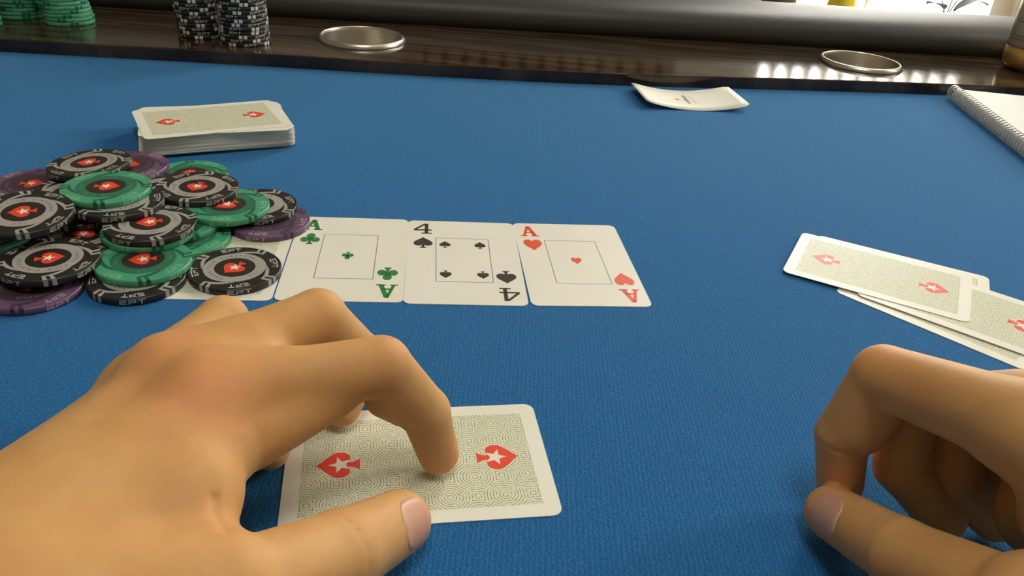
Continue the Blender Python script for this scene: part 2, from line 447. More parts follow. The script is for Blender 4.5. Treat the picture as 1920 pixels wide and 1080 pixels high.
def cut_holes(ob, centres, r):
    bm = bmesh.new()
    for (cx, cy) in centres: lathe(bm, [(0, -.05), (r, -.05), (r, .05), (0, .05)], 64, cx * MM, cy * MM)
    cut = bpy.data.objects.new('cutter', mesh_of(bm, 'cutter', [])); COL.objects.link(cut)
    md = ob.modifiers.new('holes', 'BOOLEAN'); md.object = cut; md.operation = 'DIFFERENCE'; md.solver = 'EXACT'
    dg = bpy.context.evaluated_depsgraph_get(); dg.update()
    me = bpy.data.meshes.new_from_object(ob.evaluated_get(dg))
    ob.modifiers.clear(); ob.data = me
    bpy.data.objects.remove(cut, do_unlink=True)
cut_holes(racetrack, CUPS, .0362)
def arm_profile(x, e, r):
    pts = []
    for k in range(25):                       # padded roll, front to back
        a = math.pi * k / 24
        y = r + 55 - 55 * math.copysign(abs(math.cos(a)) ** .75, math.cos(a))
        pts.append((y, WOODZ + .2 + 32 * math.sin(a) ** .62))
    return pts + [(r + 110, -45), (r, -45)] if False else pts + [(r + 110, -40), (r + 42, -40), (r + 42, WOODZ + .2)]
obj('armrest', loft('armrest', M['vinyl'], arm_profile, True), TABLE, label='black padded vinyl armrest')
def cup(loc):
    bm = bmesh.new()
    lathe(bm, [(37.0, .1), (40.0, .1), (40.2, .5), (38.2, 3.6), (37.2, 4.2), (36.6, 4.2), (36.2, 3.6), (35.9, .5), (34.9, -50), (33.0, -58), (28, -60), (0, -60), (0, -61), (28.4, -61), (33.8, -59), (35.6, -50), (36.0, -.5)], 72)
    for v in bm.verts: v.co *= MM
    me = mesh_of(bm, 'cup_holder', M['steel'], True)
    o = obj('cup_holder', me, TABLE, (loc[0] * MM, loc[1] * MM, WOODZ * MM), label='stainless steel cup holder sunk into the racetrack')
for c in CUPS: cup(c)
for sx in (-.5, .5):
    bm = bmesh.new(); lathe(bm, [(0, -.75), (.16, -.75), (.16, -.73), (.05, -.70), (.045, -.06), (.12, -.026), (0, -.026)], 32, sx, .3)
    obj('pedestal_leg', mesh_of(bm, 'pedestal_leg', M['wood'], True), TABLE)

# ------------------------------------------------------------------ playing cards
CW, CL, CT, CR = 57.0, 88.0, 0.32, 3.6
def card_outline(w=CW, l=CL, r=CR, n=6):
    pts = []
    for (cx, cy, a) in ((l / 2 - r, w / 2 - r, 0), (-l / 2 + r, w / 2 - r, 90), (-l / 2 + r, -w / 2 + r, 180), (l / 2 - r, -w / 2 + r, 270)):
        for k in range(n + 1):
            t = math.radians(a + 90 * k / n); pts.append((cx + r * math.cos(t), cy + r * math.sin(t)))
    return pts
def card_body_mesh():
    bm = bmesh.new(); o = card_outline()
    lo = [bm.verts.new((x * MM, y * MM, 0)) for x, y in o]; hi = [bm.verts.new((x * MM, y * MM, CT * MM)) for x, y in o]
    bm.faces.new(lo[::-1]); bm.faces.new(hi)
    for k in range(len(o)): bm.faces.new((lo[k], lo[(k + 1) % len(o)], hi[(k + 1) % len(o)], hi[k]))
    return mesh_of(bm, 'card_stock', M['stock'])
CARD = card_body_mesh()
ZP = CT + .03
BACK = print_mesh('back_pattern', M['back'], [rect(-38.5, -23, 38.5, 23)], ZP)
# spade emblem pointing to +x, body 0..; placed so that the tip lies at x = 33.3 and the foot at 19.2
SPADE_E = print_mesh('spade_emblem', M['red'], [xf([(x, y) for x, y in spade_shape()], 6.2, 7.2, 27.0, 0, -90)] + [xf([(-.16, -.42), (.16, -.42), (.20, -.72), (.42, -1.02), (-.42, -1.02), (-.2, -.72)], 6.2, 7.2, 26.9, 0, -90)], ZP + .03)
STAR_E = print_mesh('star', M['white'], [xf(star_shape(4.0, 0), 1, 1, 26.0, 0, 0)], ZP + .06)
def card(name, label, x, y, z, deg, back=True, group=None):
    c = thing(name, label, 'playing card', (x * MM, y * MM, z * MM), math.radians(deg), group)
    obj('card_stock', CARD, c)
    if back:
        obj('back_pattern', BACK, c)
        for r in (0, math.pi):
            e = obj('spade_emblem', SPADE_E, c, rz=r); obj('star', STAR_E, e)
    return c
def face_card(label, x, y, deg, letter, suit, mat, pips):
    """portrait card: local +y of the design is local -x ... the stock is laid with its length along +y"""
    c = thing('playing_card', label, 'playing card', (x * MM, y * MM, .02 * MM), math.radians(deg))
    obj('card_stock', CARD, c, rz=math.pi / 2)
    lt = LETTER_A if letter == 'A' else LETTER_4
    L = [xf(p, 9.6, 12.2, -25.3, 28.0) for p in lt]
    hy = 6.3
    S = [xf(p, 4.9, hy, -20.2, 17.6) for p in suit_shapes(suit)]
    ml = print_mesh('index_letter', mat, L, ZP); ms = print_mesh('index_pip', mat, S, ZP)
    for r in (0, math.pi):
        obj('index_letter', ml, c, rz=r); obj('index_pip', ms, c, rz=r)
    fx, fy, t = 13.6, 23.2, .16
    obj('frame_line', print_mesh('frame_line', M['hair'], [rect(-fx, fy - t, fx, fy + t), rect(-fx, -fy - t, fx, -fy + t), rect(-fx - t, -fy, -fx + t, fy), rect(fx - t, -fy, fx + t, fy)], ZP), c)
    for (px, py, s, inv) in pips:
        obj('pip', print_mesh('pip', mat, [xf(p, s, s * 1.32, 0, 0) for p in suit_shapes(suit)], ZP), c, (px * MM, py * MM, 0), math.pi if inv else 0)
    return c
face_card('ace of clubs lying face up beside the chip pile, green print', -81.8, 351.3, 7.29, 'A', 'club', M['cgreen'], [(0, 0, 2.9, True)])
face_card('four of spades lying face up between the two aces, dark print', -25.3, 357.6, 7.09, '4', 'spade', M['cblack'], [(-9, 16, 2.9, False), (9, 16, 2.9, False), (-9, -16, 2.9, True), (9, -16, 2.9, True)])
face_card('ace of hearts lying face up at the end of the row, red print', 31.6, 365.6, 8.04, 'A', 'heart', M['cred'], [(0, .5, 2.7, False)])
card('playing_card', 'face-down card under the chips, next to the ace of clubs', -138.9, 343.4, .02, 97.2)
card('playing_card', 'face-down card on the felt pressed by an index fingertip and thumb', -26.43, 208.55, .02, 11.35)
card('playing_card', 'lowest face-down card of the fanned pile, its corner sticking out towards the clenched hand', 211.7, 348.0, .02, -42.4)
card('playing_card', 'face-down card in the fanned pile, only its edges showing under the topmost one', 199.0, 378.4, .40, -24.6)
card('playing_card', 'face-down card second from the top of the fanned pile, one red emblem showing', 221.8, 351.0, .78, -36.0)
card('playing_card', 'topmost face-down card of the fanned pile by the clenched hand', 189.3, 378.3, 1.16, -25.74)
# the face-down deck
rd = random.Random(3)
ND = 44
for i in range(ND):
    f = i / (ND - 1)
    if i < 6: x, y, a = -203 + rd.uniform(-.6, .6), 501.5 + rd.uniform(-.6, .6), 25.0 + rd.uniform(-.8, .8)
    elif i < ND - 3: x, y, a = -198.5 + rd.uniform(-.35, .35), 498.5 + rd.uniform(-.35, .35), 27.6 + rd.uniform(-.4, .4)
    elif i < ND - 1: x, y, a = -199.5 + rd.uniform(-1.0, 1.0), 497.5 + rd.uniform(-1, 1), 28 - 5.5 * (i == ND - 2)
    else: x, y, a = -200.0, 496.0, 31.6
    lab = 'topmost card of the face-down deck behind the chip pile' if i == ND - 1 else ('second card from the top of the face-down deck, turned askew' if i == ND - 2 else ('bottom card of the face-down deck behind the chip pile' if i == 0 else 'card squared inside the face-down deck, only its white edge showing'))
    card('deck_card', lab, x, y, .02 + i * (CT + .005), a, back=i >= ND - 2, group='cards stacked in the face-down deck')
# bowed card by the racetrack
def bowed_card():
    c = thing('bowed_card', 'white card with curled-up ends lying against the racetrack', 'playing card', (135 * MM, 681 * MM, .05 * MM), math.radians(9))
    bm = bmesh.new(); N, K = 20, 4
    o = []
    for i in range(N + 1):
        x = -CL / 2 + CL * i / N
        d = max(0, abs(x) - (CL / 2 - CR)); w = CW / 2 - (CR - math.sqrt(max(CR * CR - d * d, 0)))
        o.append([(x, -w + 2 * w * k / K, 6.0 * (x / 44) ** 2) for k in range(K + 1)])
    T = [[bm.verts.new((p[0] * MM, p[1] * MM, (p[2] + CT) * MM)) for p in r] for r in o]; B = [[bm.verts.new((p[0] * MM, p[1] * MM, p[2] * MM)) for p in r] for r in o]
    for i in range(N):
        for k in range(K):
            bm.faces.new((T[i][k], T[i + 1][k], T[i + 1][k + 1], T[i][k + 1])); bm.faces.new((B[i][k + 1], B[i + 1][k + 1], B[i + 1][k], B[i][k]))
        bm.faces.new((T[i][0], B[i][0], B[i + 1][0], T[i + 1][0])); bm.faces.new((T[i + 1][K], B[i + 1][K], B[i][K], T[i][K]))
    for i in (0, N):
        for k in range(K): bm.faces.new((T[i][k], T[i][k + 1], B[i][k + 1], B[i][k]))
    def onto(me):                              # print follows the bow of the card
        for v in me.vertices: v.co.z += 6.0 * (v.co.x / (44 * MM)) ** 2 * MM
        return me
    obj('card_stock', mesh_of(bm, 'bowed_card_stock', M['stock'], True), c)
    rr = random.Random(5); bars = []
    for k in range(9): bars.append(xf(rect(-1, 0, 1, 1), 1.1 + .9 * rr.random(), 1.5, -1 + rr.uniform(-.5, .5), 11 - 2.6 * k, 12))
    obj('printed_word', onto(print_mesh('printed_word', M['cblack'], bars, CT + .08)), c)
    obj('printed_lines', onto(print_mesh('printed_lines', M['hair'], [rect(3.5, 9 - 4.4 * k, 5.4, 10 - 4.4 * k) for k in range(5)], CT + .10)), c)
    obj('red_mark', onto(print_mesh('red_mark', M['red'], [xf(p, 2.2, 2.6, -9.5, 0, 90) for p in suit_shapes('spade')], CT + .10)), c)
bowed_card()

# ------------------------------------------------------------------ poker chips
CHR, CHT = 20.75, 3.3
def chip_body(mat):
    bm = bmesh.new(); lathe(bm, [(0, 0), (CHR - .35, 0), (CHR, .35), (CHR, CHT - .35), (CHR - .35, CHT), (0, CHT)], 72)
    for v in bm.verts: v.co *= MM
    me = mesh_of(bm, 'chip_body', mat)
    for p in me.polygons: p.use_smooth = abs(p.normal.z) < .1
    return me
def pol(r, a): return (r * math.cos(math.radians(a)), r * math.sin(math.radians(a)))
def ring_mesh(name, mat, r0, r1, z, n=60):
    bm = bmesh.new()
    if r0 <= 0:
        bm.faces.new([bm.verts.new((*[c * MM for c in pol(r1, 360 * k / n)], z * MM)) for k in range(n)])
    else:
        a = [bm.verts.new((*[c * MM for c in pol(r0, 360 * k / n)], z * MM)) for k in range(n)]; b = [bm.verts.new((*[c * MM for c in pol(r1, 360 * k / n)], z * MM)) for k in range(n)]
        for k in range(n): bm.faces.new((a[k], b[k], b[(k + 1) % n], a[(k + 1) % n]))
    me = bpy.data.meshes.new(name); bm.to_mesh(me); bm.free(); me.materials.append(mat); return me
def side_patch(bm, a0, a1, z0, z1, r=CHR + .035):
    n = max(1, int(abs(a1 - a0) / 2.5))
    for k in range(n):
        b0, b1 = a0 + (a1 - a0) * k / n, a0 + (a1 - a0) * (k + 1) / n
        q = [(*pol(r, b0), z0), (*pol(r, b1), z0), (*pol(r, b1), z1), (*pol(r, b0), z1)]
        bm.faces.new([bm.verts.new([c * MM for c in p]) for p in q])
def chevron_mesh(mat, face=True):
    """double spot on the rim that bends into a swirl on the face"""
    bm = bmesh.new(); z = CHT + .03
    for off in (0.0, 9.2):
        if not face:
            side_patch(bm, off * 1.2 - 4.0, off * 1.2 + 4.0, 0.30, CHT - .2); continue
        side_patch(bm, off - 2.5, off + 2.5, 0.30, CHT - .1)
        rim = CHR - .1
        # short leg inwards, then an elbow and a swirl leg tapering counter-clockwise into the ring
        flat(bm, [pol(rim, off - 2.5), pol(rim, off + 2.5), pol(17.5, off - .5), pol(16.9, off - 5.6)], z)
        outer = [pol(17.5 - 3.4 * t, off - .5 + 34 * t) for t in [k / 8 for k in range(9)]]
        inner = [pol(16.9 - 3.2 * t, off - 5.6 + 36 * t) for t in [k / 8 for k in range(9)]]
        for k in range(8): flat(bm, [outer[k], outer[k + 1], inner[k + 1], inner[k]], z)
    me = bpy.data.meshes.new('edge_spot'); bm.to_mesh(me); bm.free(); me.materials.append(mat); return me
def ept_mesh(mat, face=True, turn=45.0):
    """EPT on the face and on the rim, four times"""
    bm = bmesh.new(); z = CHT + .03
    for q in range(1):
        a = turn + 4
        for i, L in enumerate((CHIP_E, CHIP_P, CHIP_T)):
            for p in L:
                if face:      # arc-placed capitals, feet towards the rim
                    x0, x1 = min(u for u, v in p), max(u for u, v in p); y0, y1 = min(v for u, v in p), max(v for u, v in p)
                    def at(u, v): return pol(19.2 - 3.0 * (1 - v), a + 14.5 - (i * 10.2 + u * 8.4) + (v - .5) * 1.6)
                    flat(bm, [at(x0, y0), at(x1, y0), at(x1, y1), at(x0, y1)], z)
                x0, x1 = min(u for u, v in p), max(u for u, v in p); y0, y1 = min(v for u, v in p), max(v for u, v in p)
                side_patch(bm, a - 14.5 + i * 10.2 + x0 * 8.4, a - 14.5 + i * 10.2 + x1 * 8.4, .65 + 2.0 * y0, .65 + 2.0 * y1)
    me = bpy.data.meshes.new('lettering'); bm.to_mesh(me); bm.free(); me.materials.append(mat); return me
_glyph = {}
def glyph(ch):
    if ch not in _glyph:
        cu = bpy.data.curves.new('glyph', 'FONT'); cu.body = ch; cu.size = 1.0; cu.resolution_u = 1
        o = bpy.data.objects.new('glyph', cu); COL.objects.link(o)
        dg = bpy.context.evaluated_depsgraph_get(); dg.update()
        me = o.evaluated_get(dg).to_mesh()
        _glyph[ch] = ([(v.co.x, v.co.y) for v in me.vertices], [tuple(p.vertices) for p in me.polygons])
        o.evaluated_get(dg).to_mesh_clear(); bpy.data.objects.remove(o, do_unlink=True); bpy.data.curves.remove(cu)
    return _glyph[ch]
def ring_text_mesh(mat, words, r, size, z):
    bm = bmesh.new()
    for text, a_mid, step in words:
        for i, ch in enumerate(text):
            if ch == ' ': continue
            V, Fc = glyph(ch)
            if not V: continue
            w = max(x for x, y in V); a = a_mid - (i - (len(text) - 1) / 2) * step
            c, s = math.cos(math.radians(a - 90)), math.sin(math.radians(a - 90)); cx, cy = pol(r, a)
            vs = [bm.verts.new(((cx + c * (x - w / 2) * size - s * (y - .35) * size) * MM, (cy + s * (x - w / 2) * size + c * (y - .35) * size) * MM, z * MM)) for x, y in V]
            for f in Fc:
                try: bm.faces.new([vs[k] for k in f])
                except ValueError: pass
    me = bpy.data.meshes.new('ring_text'); bm.to_mesh(me); bm.free(); me.materials.append(mat); return me
CHIP_SPADE = print_mesh('spade_emblem', M['red'], [xf(spade_shape(), 5.3, 5.9, .8, 0, -90), xf([(-.16, -.46), (.16, -.46), (.18, -.74), (.42, -1.05), (-.42, -1.05), (-.18, -.74)], 5.3, 5.9, .7, 0, -90)], CHT + .07)
CHIP_STAR = print_mesh('star', M['white'], [xf(star_shape(3.1, 0), 1, 1, 0, 0)], CHT + .10)
CHIPSET = {}
for col, k, num in (('black', 'k', '100'), ('green', 'g', '25'), ('purple', 'p', '500')):
    ring = M['k_trim'] if k == 'k' else M[k + '_ring']
    CHIPSET[col] = dict(body=chip_body(M[k + '_body']), ring=ring_mesh('inlay_ring', ring, 8.9, 13.9, CHT + .025), disc=ring_mesh('centre_disc', M[k + '_disc'], 0, 9.1, CHT + .045),
        spot=chevron_mesh(M[k + '_trim']), spot_far=chevron_mesh(M['k_far'] if k == 'k' else M[k + '_trim'], False), ept=ept_mesh(M[k + '_text']), ept_far=ept_mesh(M[k + '_text'], False),
        text=ring_text_mesh(M[k + '_small'], [('EUROPEAN', 215, 11), ('POKER TOUR', 325, 11), (num, 90, 11)], 11.4, 2.5, CHT + .06))
def chip(col, label, x, y, z, deg, group=None, far=False, tilt=None):
    s = CHIPSET[col]
    c = thing('poker_chip', label, 'poker chip', (x * MM, y * MM, z * MM), math.radians(deg), group)
    if tilt is not None:
        c.rotation_euler = (Matrix.Rotation(math.radians(tilt[1]), 3, Vector(tilt[0])) @ Matrix.Rotation(math.radians(deg), 3, 'Z')).to_euler()
    obj('chip_body', s['body'], c)
    for q in range(4): obj('edge_spot', s['spot_far' if far else 'spot'], c, rz=math.pi / 2 * q)
    for q in range(4): obj('lettering', s['ept_far' if far else 'ept'], c, rz=math.pi / 2 * q)
    if not far:
        obj('inlay_ring', s['ring'], c); obj('centre_disc', s['disc'], c); obj('ring_text', s['text'], c)
        e = obj('spade_emblem', CHIP_SPADE, c); obj('star', CHIP_STAR, e)
    return c
PILE = [
    ('purple', -128.6, 378.1, 0.35, 40, 'purple chip overlapping the ace of clubs corner, under a black chip'),
    ('black', -128.0, 324.5, 0.35, -115, 'black chip lying alone on the face-down card beside the knuckles of the hand'),
    ('black', -166.8, 309.6, 0.35, 60, 'black chip on the felt under the green chip nearest the hand'),
    ('purple', -205.9, 295.2, 0.05, 100, 'purple chip jutting out on the felt under a black chip'),
    ('green', -161.5, 352.6, 0.35, 15, 'green chip on the face-down card, lowest of the green chips there'),
    ('black', -199.7, 336.3, 0.05, 10, 'black chip on the felt, red emblem peeping from a low gap'),
    ('green', -189.3, 430.1, 0.05, 200, 'green chip on the felt on the deck side of the pile'),
    ('black', -226.7, 411.8, 0.05, 0, 'black chip on the felt buried under the purple chips'),
    ('purple', -251.3, 378.2, 0.05, 0, 'purple chip on the felt at the foot of the purple column'),
    ('black', -240.8, 329.6, 0.05, 0, 'black chip on the felt at the foot of the column farthest from the aces'),
    ('black', -137.9, 388.3, 3.65, 250, 'black chip lying on the purple chip by the ace of clubs'),
    ('green', -169.4, 361.2, 3.65, 130, 'green chip wedged between two other green chips behind the card'),
    ('green', -167.5, 319.3, 3.65, 200, 'green chip nearest the hand, lying on a black chip with its emblem bare'),
    ('black', -204.4, 338.6, 3.65, 80, 'black chip squeezed in shadow low in the pile, its grey ring showing'),
    ('black', -185.1, 401.4, 3.65, 0, 'black chip buried beneath the two overlapping black chips'),
    ('green', -226.0, 409.2, 3.65, 0, 'green chip buried under the purple chips'),
    ('black', -255.0, 379.4, 3.65, 0, 'black chip in the purple column, second from the felt'),
    ('green', -245.8, 334.5, 3.65, 0, 'green chip in the column farthest from the aces, second from the felt'),
    ('black', -203.5, 307.4, 6.95, 25, 'black chip with bare emblem lying over the purple chip at the foot of the pile'),
    ('black', -188.8, 391.0, 6.95, 205, 'black chip half covered by another black chip on the deck side'),
    ('green', -149.3, 378.0, 6.95, 230, 'green chip half covered by a black chip, above the purple one by the ace'),
    ('green', -175.6, 343.7, 6.95, 300, 'green chip directly under the black chip in the middle of the pile'),
    ('purple', -224.2, 412.9, 6.95, 30, 'lower of the two purple chips facing the deck'),
    ('purple', -253.4, 383.3, 6.95, 10, 'purple chip with bare emblem, farthest of the purple ones from the aces'),
    ('black', -249.1, 334.6, 6.95, 0, 'black chip in the column farthest from the aces, third from the felt'),
    ('black', -215.9, 359.6, 6.95, 0, 'black chip buried in the heart of the pile'),
    ('purple', -215.5, 411.5, 10.25, 10, 'upper of the two purple chips facing the deck'),
    ('black', -169.1, 390.0, 10.25, 268, 'black chip with bare emblem lying on a green chip, facing the deck'),
    ('black', -174.1, 344.1, 10.25, 207, 'black chip with bare emblem in the middle of the pile, on a green chip'),
    ('black', -224.7, 370.0, 10.25, 150, 'black chip mostly hidden under the topmost green chip'),
    ('black', -242.7, 332.4, 10.25, 0, 'black chip in the column farthest from the aces, fourth from the felt'),
    ('black', -195.7, 358.9, 13.55, 330, 'black chip right under the topmost green chip'),
    ('purple', -238.0, 330.0, 13.55, 0, 'purple chip in the column farthest from the aces under its tilted top chip'),
    ('black', -229.6, 399.2, 14.9, 190, 'tilted black chip on top of the purple chips'),
    ('black', -224.7, 329.6, 17.6, 203, 'big tilted black chip topping the column farthest from the aces'),
    ('green', -204.5, 366.0, 16.85, 12, 'topmost green chip of the pile with bare emblem'),
]
for i, (col, x, y, z, a, lab) in enumerate(PILE):
    tl = None
    if 'tilted black chip on top of the purple' in lab: tl = ((0, 1, 0), -4.5)
    elif lab.startswith('big tilted'): tl = ((1, .3, 0), 4.5)
    chip(col, lab, x, y, z, a, 'chips heaped in the pot', tilt=tl)
# stacks standing on the racetrack
ORD = ['lowest', 'second', 'third', 'fourth', 'fifth', 'sixth', 'seventh', 'eighth', 'ninth', 'tenth', 'eleventh', 'twelfth', 'thirteenth', 'fourteenth', 'fifteenth', 'sixteenth']
def stack(col, x, y, n, where, lean, seed):
    rr = random.Random(seed)
    for i in range(n):
        dx, dy = lean(i)
        lab = ('lowest ' + col + ' chip of ' + where) if i == 0 else (ORD[i] + ' ' + col + ' chip up from the wood in ' + where)
        chip(col, lab, x + dx + rr.uniform(-.35, .35), y + dy + rr.uniform(-.35, .35), WOODZ + .03 + i * (CHT + .02), rr.uniform(0, 90), 'chips stacked on the racetrack', far=True)
stack('black', -249.7, 712.5, 15, 'the black stack nearer the cup holder', lambda i: (-.12 * i if i else .8, 0), 1)
stack('black', -292.8, 727.1, 14, 'the black stack farther from the cup holder', lambda i: (-.15 * i, 0), 2)
stack('green', -414.1, 732.1, 10, 'the leaning green stack facing the black stacks', lambda i: (-.9 * max(0, i - 1) - .1 * i, .1 * i), 3)
stack('green', -462.5, 741.7, 8, 'the green stack standing behind the leaning one', lambda i: (.3 * i, 0), 4)
stack('green', -476.0, 694.2, 11, 'the green stack standing close to the felt', lambda i: (-.2 * i, 0), 5)

# ------------------------------------------------------------------ spiral notebook
NB_L, NB_W = 210.0, 150.0
nb = thing('spiral_notebook', 'open-lying spiral notebook with white pages and wire comb binding', 'notebook', (393 * MM, 764 * MM, 0), math.radians(-4.5))
def nb_sheet(name, mat, z0, z1, x0, bulge):
    bm = bmesh.new(); N = 24; rows = []
    for i in range(N + 1):
        x = x0 + (NB_W - x0) * i / N
        b = bulge * math.exp(-((x - 14) / 24) ** 2)
        rows.append([bm.verts.new((x * MM, y * MM, z * MM)) for y, z in ((0, z0), (0, z1 + b), (-NB_L, z1 + b), (-NB_L, z0))])
    for a, b in zip(rows[:-1], rows[1:]):
        for k in range(4): bm.faces.new((a[k], a[(k + 1) % 4], b[(k + 1) % 4], b[k]))
    bm.faces.new(rows[0]); bm.faces.new(rows[-1][::-1])
    return mesh_of(bm, name, mat)
obj('back_cover', nb_sheet('back_cover', M['cover'], .05, .9, 1.0, 0), nb)
obj('page_block', nb_sheet('page_block', M['paper'], .95, 7.0, 1.5, 1.6), nb, label='white blank pages')
obj('top_page', nb_sheet('top_page', M['paper'], 8.75, 8.9, 2.5, 0.0), nb)
bm = bmesh.new(); rows = []
for k in range(25):                            # flat wire loop through the page edge
    t = math.radians(-55 + 335 * k / 24); c_, s_ = math.cos(t), math.sin(t)
    rows.append([bm.verts.new(((-.2 + r * .82 * c_) * MM, y * MM, (6.9 + r * s_) * MM)) for r, y in ((5.9, -1.0), (6.8, -1.0), (6.8, 1.0), (5.9, 1.0))])
for a_, b_ in zip(rows[:-1], rows[1:]):
    for k in range(4): bm.faces.new((a_[k], a_[(k + 1) % 4], b_[(k + 1) % 4], b_[k]))
bm.faces.new(rows[0]); bm.faces.new(rows[-1][::-1])
RING = mesh_of(bm, 'binding_ring', M['coil'])
HOLE = box_mesh('binding_hole', M['dark'], 4.0 * MM, 6.6 * MM, -1.5 * MM, 1.5 * MM, 8.6 * MM, 8.98 * MM)
for k in range(38):
    obj('binding_ring', RING, nb, (0, (-6 - 5.3 * k) * MM, 0)); obj('binding_hole', HOLE, nb, (0, (-6 - 5.3 * k) * MM, 0))

# ------------------------------------------------------------------ drink can standing on the racetrack
can = thing('drink_can', 'drink can with cream paper label and gold base standing on the racetrack', 'can', (523 * MM, 868 * MM, WOODZ * MM))
bm = bmesh.new(); lathe(bm, [(0, 1.2), (23, 1.0), (25, 0.05), (26.5, .1), (31.5, 5), (33, 9), (33, 21.6), (32.7, 21.8), (32.7, 104), (33, 104.5), (32, 110), (27, 116), (26.4, 119), (0, 118)], 72)
for v in bm.verts: v.co *= MM
obj('can_body', mesh_of(bm, 'can_body', M['gold'], True), can, label='gold metal can')
bm = bmesh.new(); lathe(bm, [(32.9, 22), (33.25, 22), (33.25, 104), (32.9, 104)], 72)
for v in bm.verts: v.co *= MM
obj('label', mesh_of(bm, 'label', M['label'], True), can, label='cream paper label')
def can_print(name, mat, rects):
    bm = bmesh.new()
    for (a0, a1, z0, z1) in rects: side_patch(bm, a0, a1, z0, z1, 33.33)
    me = bpy.data.meshes.new(name); bm.to_mesh(me); bm.free(); me.materials.append(mat); return me
obj('label_line', can_print('label_line', M['brownpot'], [(0, 360, 23.4, 24.2)]), can)
rr = random.Random(9); words = []
for line, z in enumerate((30, 33, 47, 50, 66, 70)):
    a = 176 if line < 2 else 182
    while a < 250:
        w = rr.uniform(3, 8); words.append((a, a + w, z, z + 1.2)); a += w + 2.0
obj('label_print', can_print('label_print', M['hair'], words), can)

# ------------------------------------------------------------------ things on the window sill
SZ = FARWIN[2]
def leaf_mesh(name, mat, L, W):
    bm = bmesh.new(); N = 8; rows = []
    for i in range(N + 1):
        t = i / N; w = W * math.sin(math.pi * min(1, t * .96 + .02)) ** .8
        z = -.35 * L * t * t
        rows.append([bm.verts.new((L * t, s * w / 2, z + (abs(s) * W * .12))) for s in (-1, 0, 1)])
    for a, b in zip(rows[:-1], rows[1:]):
        for k in range(2): bm.faces.new((a[k], a[k + 1], b[k + 1], b[k]))
    g = bmesh.ops.solidify(bm, geom=bm.faces[:], thickness=.0006)
    return mesh_of(bm, name, mat, True)
LEAF = leaf_mesh('leaf', M['leaf'], .085, .034)
def pot_mesh(name, mat, r, h):
    bm = bmesh.new(); lathe(bm, [(0, 0), (r * .72, 0), (r * .95, h * .86), (r, h * .87), (r, h), (r * .9, h), (r * .86, h * .84), (0, h * .82)], 32)
    return mesh_of(bm, name, mat, True)
def plant(name, label, x, y, r, h, mat, leaves, spread, seed):
    p = thing(name, label, 'plant', (x, y, SZ))
    obj('pot', pot_mesh('pot', mat, r, h), p)
    rr = random.Random(seed)
    for k in range(leaves):
        az = 2 * math.pi * k / leaves + rr.uniform(-.3, .3); tilt = rr.uniform(.2, 1.0)
        bm = bmesh.new(); top = Vector((math.cos(az) * spread * .35, math.sin(az) * spread * .35, h + spread * rr.uniform(.4, 1.2)))
        tube(bm, [(0, 0, h * .8), (top.x * .5, top.y * .5, h + (top.z - h) * .6), tuple(top)], .0015, 5)
        st = obj('stem', mesh_of(bm, 'stem', M['leaf'], True), p)
        lf = obj('leaf', LEAF, st, tuple(top)); lf.rotation_euler = (0, -tilt * .8, az)
    return p
plant('potted_plant', 'dark green plant in a brown pot on the window sill', .53, 1.88, .04, .085, M['brownpot'], 7, .05, 1)
plant('potted_plant', 'sparse plant with small leaves on the window sill by the window jamb', .90, 1.88, .04, .05, M['stone'], 5, .05, 2)
yj = thing('yellow_jug', 'yellow glazed jug on the window sill', 'jug', (.66, 1.86, SZ))
bm = bmesh.new(); lathe(bm, [(0, 0), (.024, 0), (.030, .02), (.032, .06), (.026, .10), (.022, .12), (.026, .14), (.024, .14), (.019, .12), (.022, .10), (.028, .06), (0, .01)], 32)
obj('jug_body', mesh_of(bm, 'jug_body', M['yellow'], True), yj)
bm = bmesh.new(); tube(bm, [(.030, 0, .045), (.050, 0, .06), (.054, 0, .09), (.042, 0, .112), (.024, 0, .115)], .0035, 8)
obj('handle', mesh_of(bm, 'handle', M['yellow'], True), yj)
# ------------------------------------------------------------------ hands: one continuous skin surface each
def smin(a, b, k):
    h = np.clip(0.5 + 0.5 * (b - a) / k, 0, 1)
    return b * (1 - h) + a * h - k * h * (1 - h)

def smax(a, b, k):
    return -smin(-a, -b, k)

def cone_sdf(P, a, ra, b, rb, flat=None):
    """tapered capsule; flat=(direction, factor) squashes it along a direction"""
    a = np.array(a, np.float32); b = np.array(b, np.float32)
    if flat is not None:
        n = np.array(flat[0], np.float32); n = n / np.linalg.norm(n)
        f = np.float32(flat[1])
        q = P - a
        q = q + np.multiply.outer(q @ n * (1 / f - 1), n)
        bb = b - a; bb = bb + n * (bb @ n) * (1 / f - 1)
    else:
        q = P - a; bb = b - a; f = np.float32(1)
    L2 = float(bb @ bb) + 1e-9
    t = np.clip(q @ bb / np.float32(L2), 0, 1)
    d = np.sqrt(np.maximum(((q - t[..., None] * bb) ** 2).sum(-1), 1e-9))
    d = d - (ra + (rb - ra) * t)
    return d * min(1.0, float(f)) if flat is not None else d

def tube_min(P, pts, r):
    d = None
    for i in range(len(pts) - 1):
        e = cone_sdf(P, pts[i], r, pts[i + 1], r)
        d = e if d is None else np.minimum(d, e)
    return d

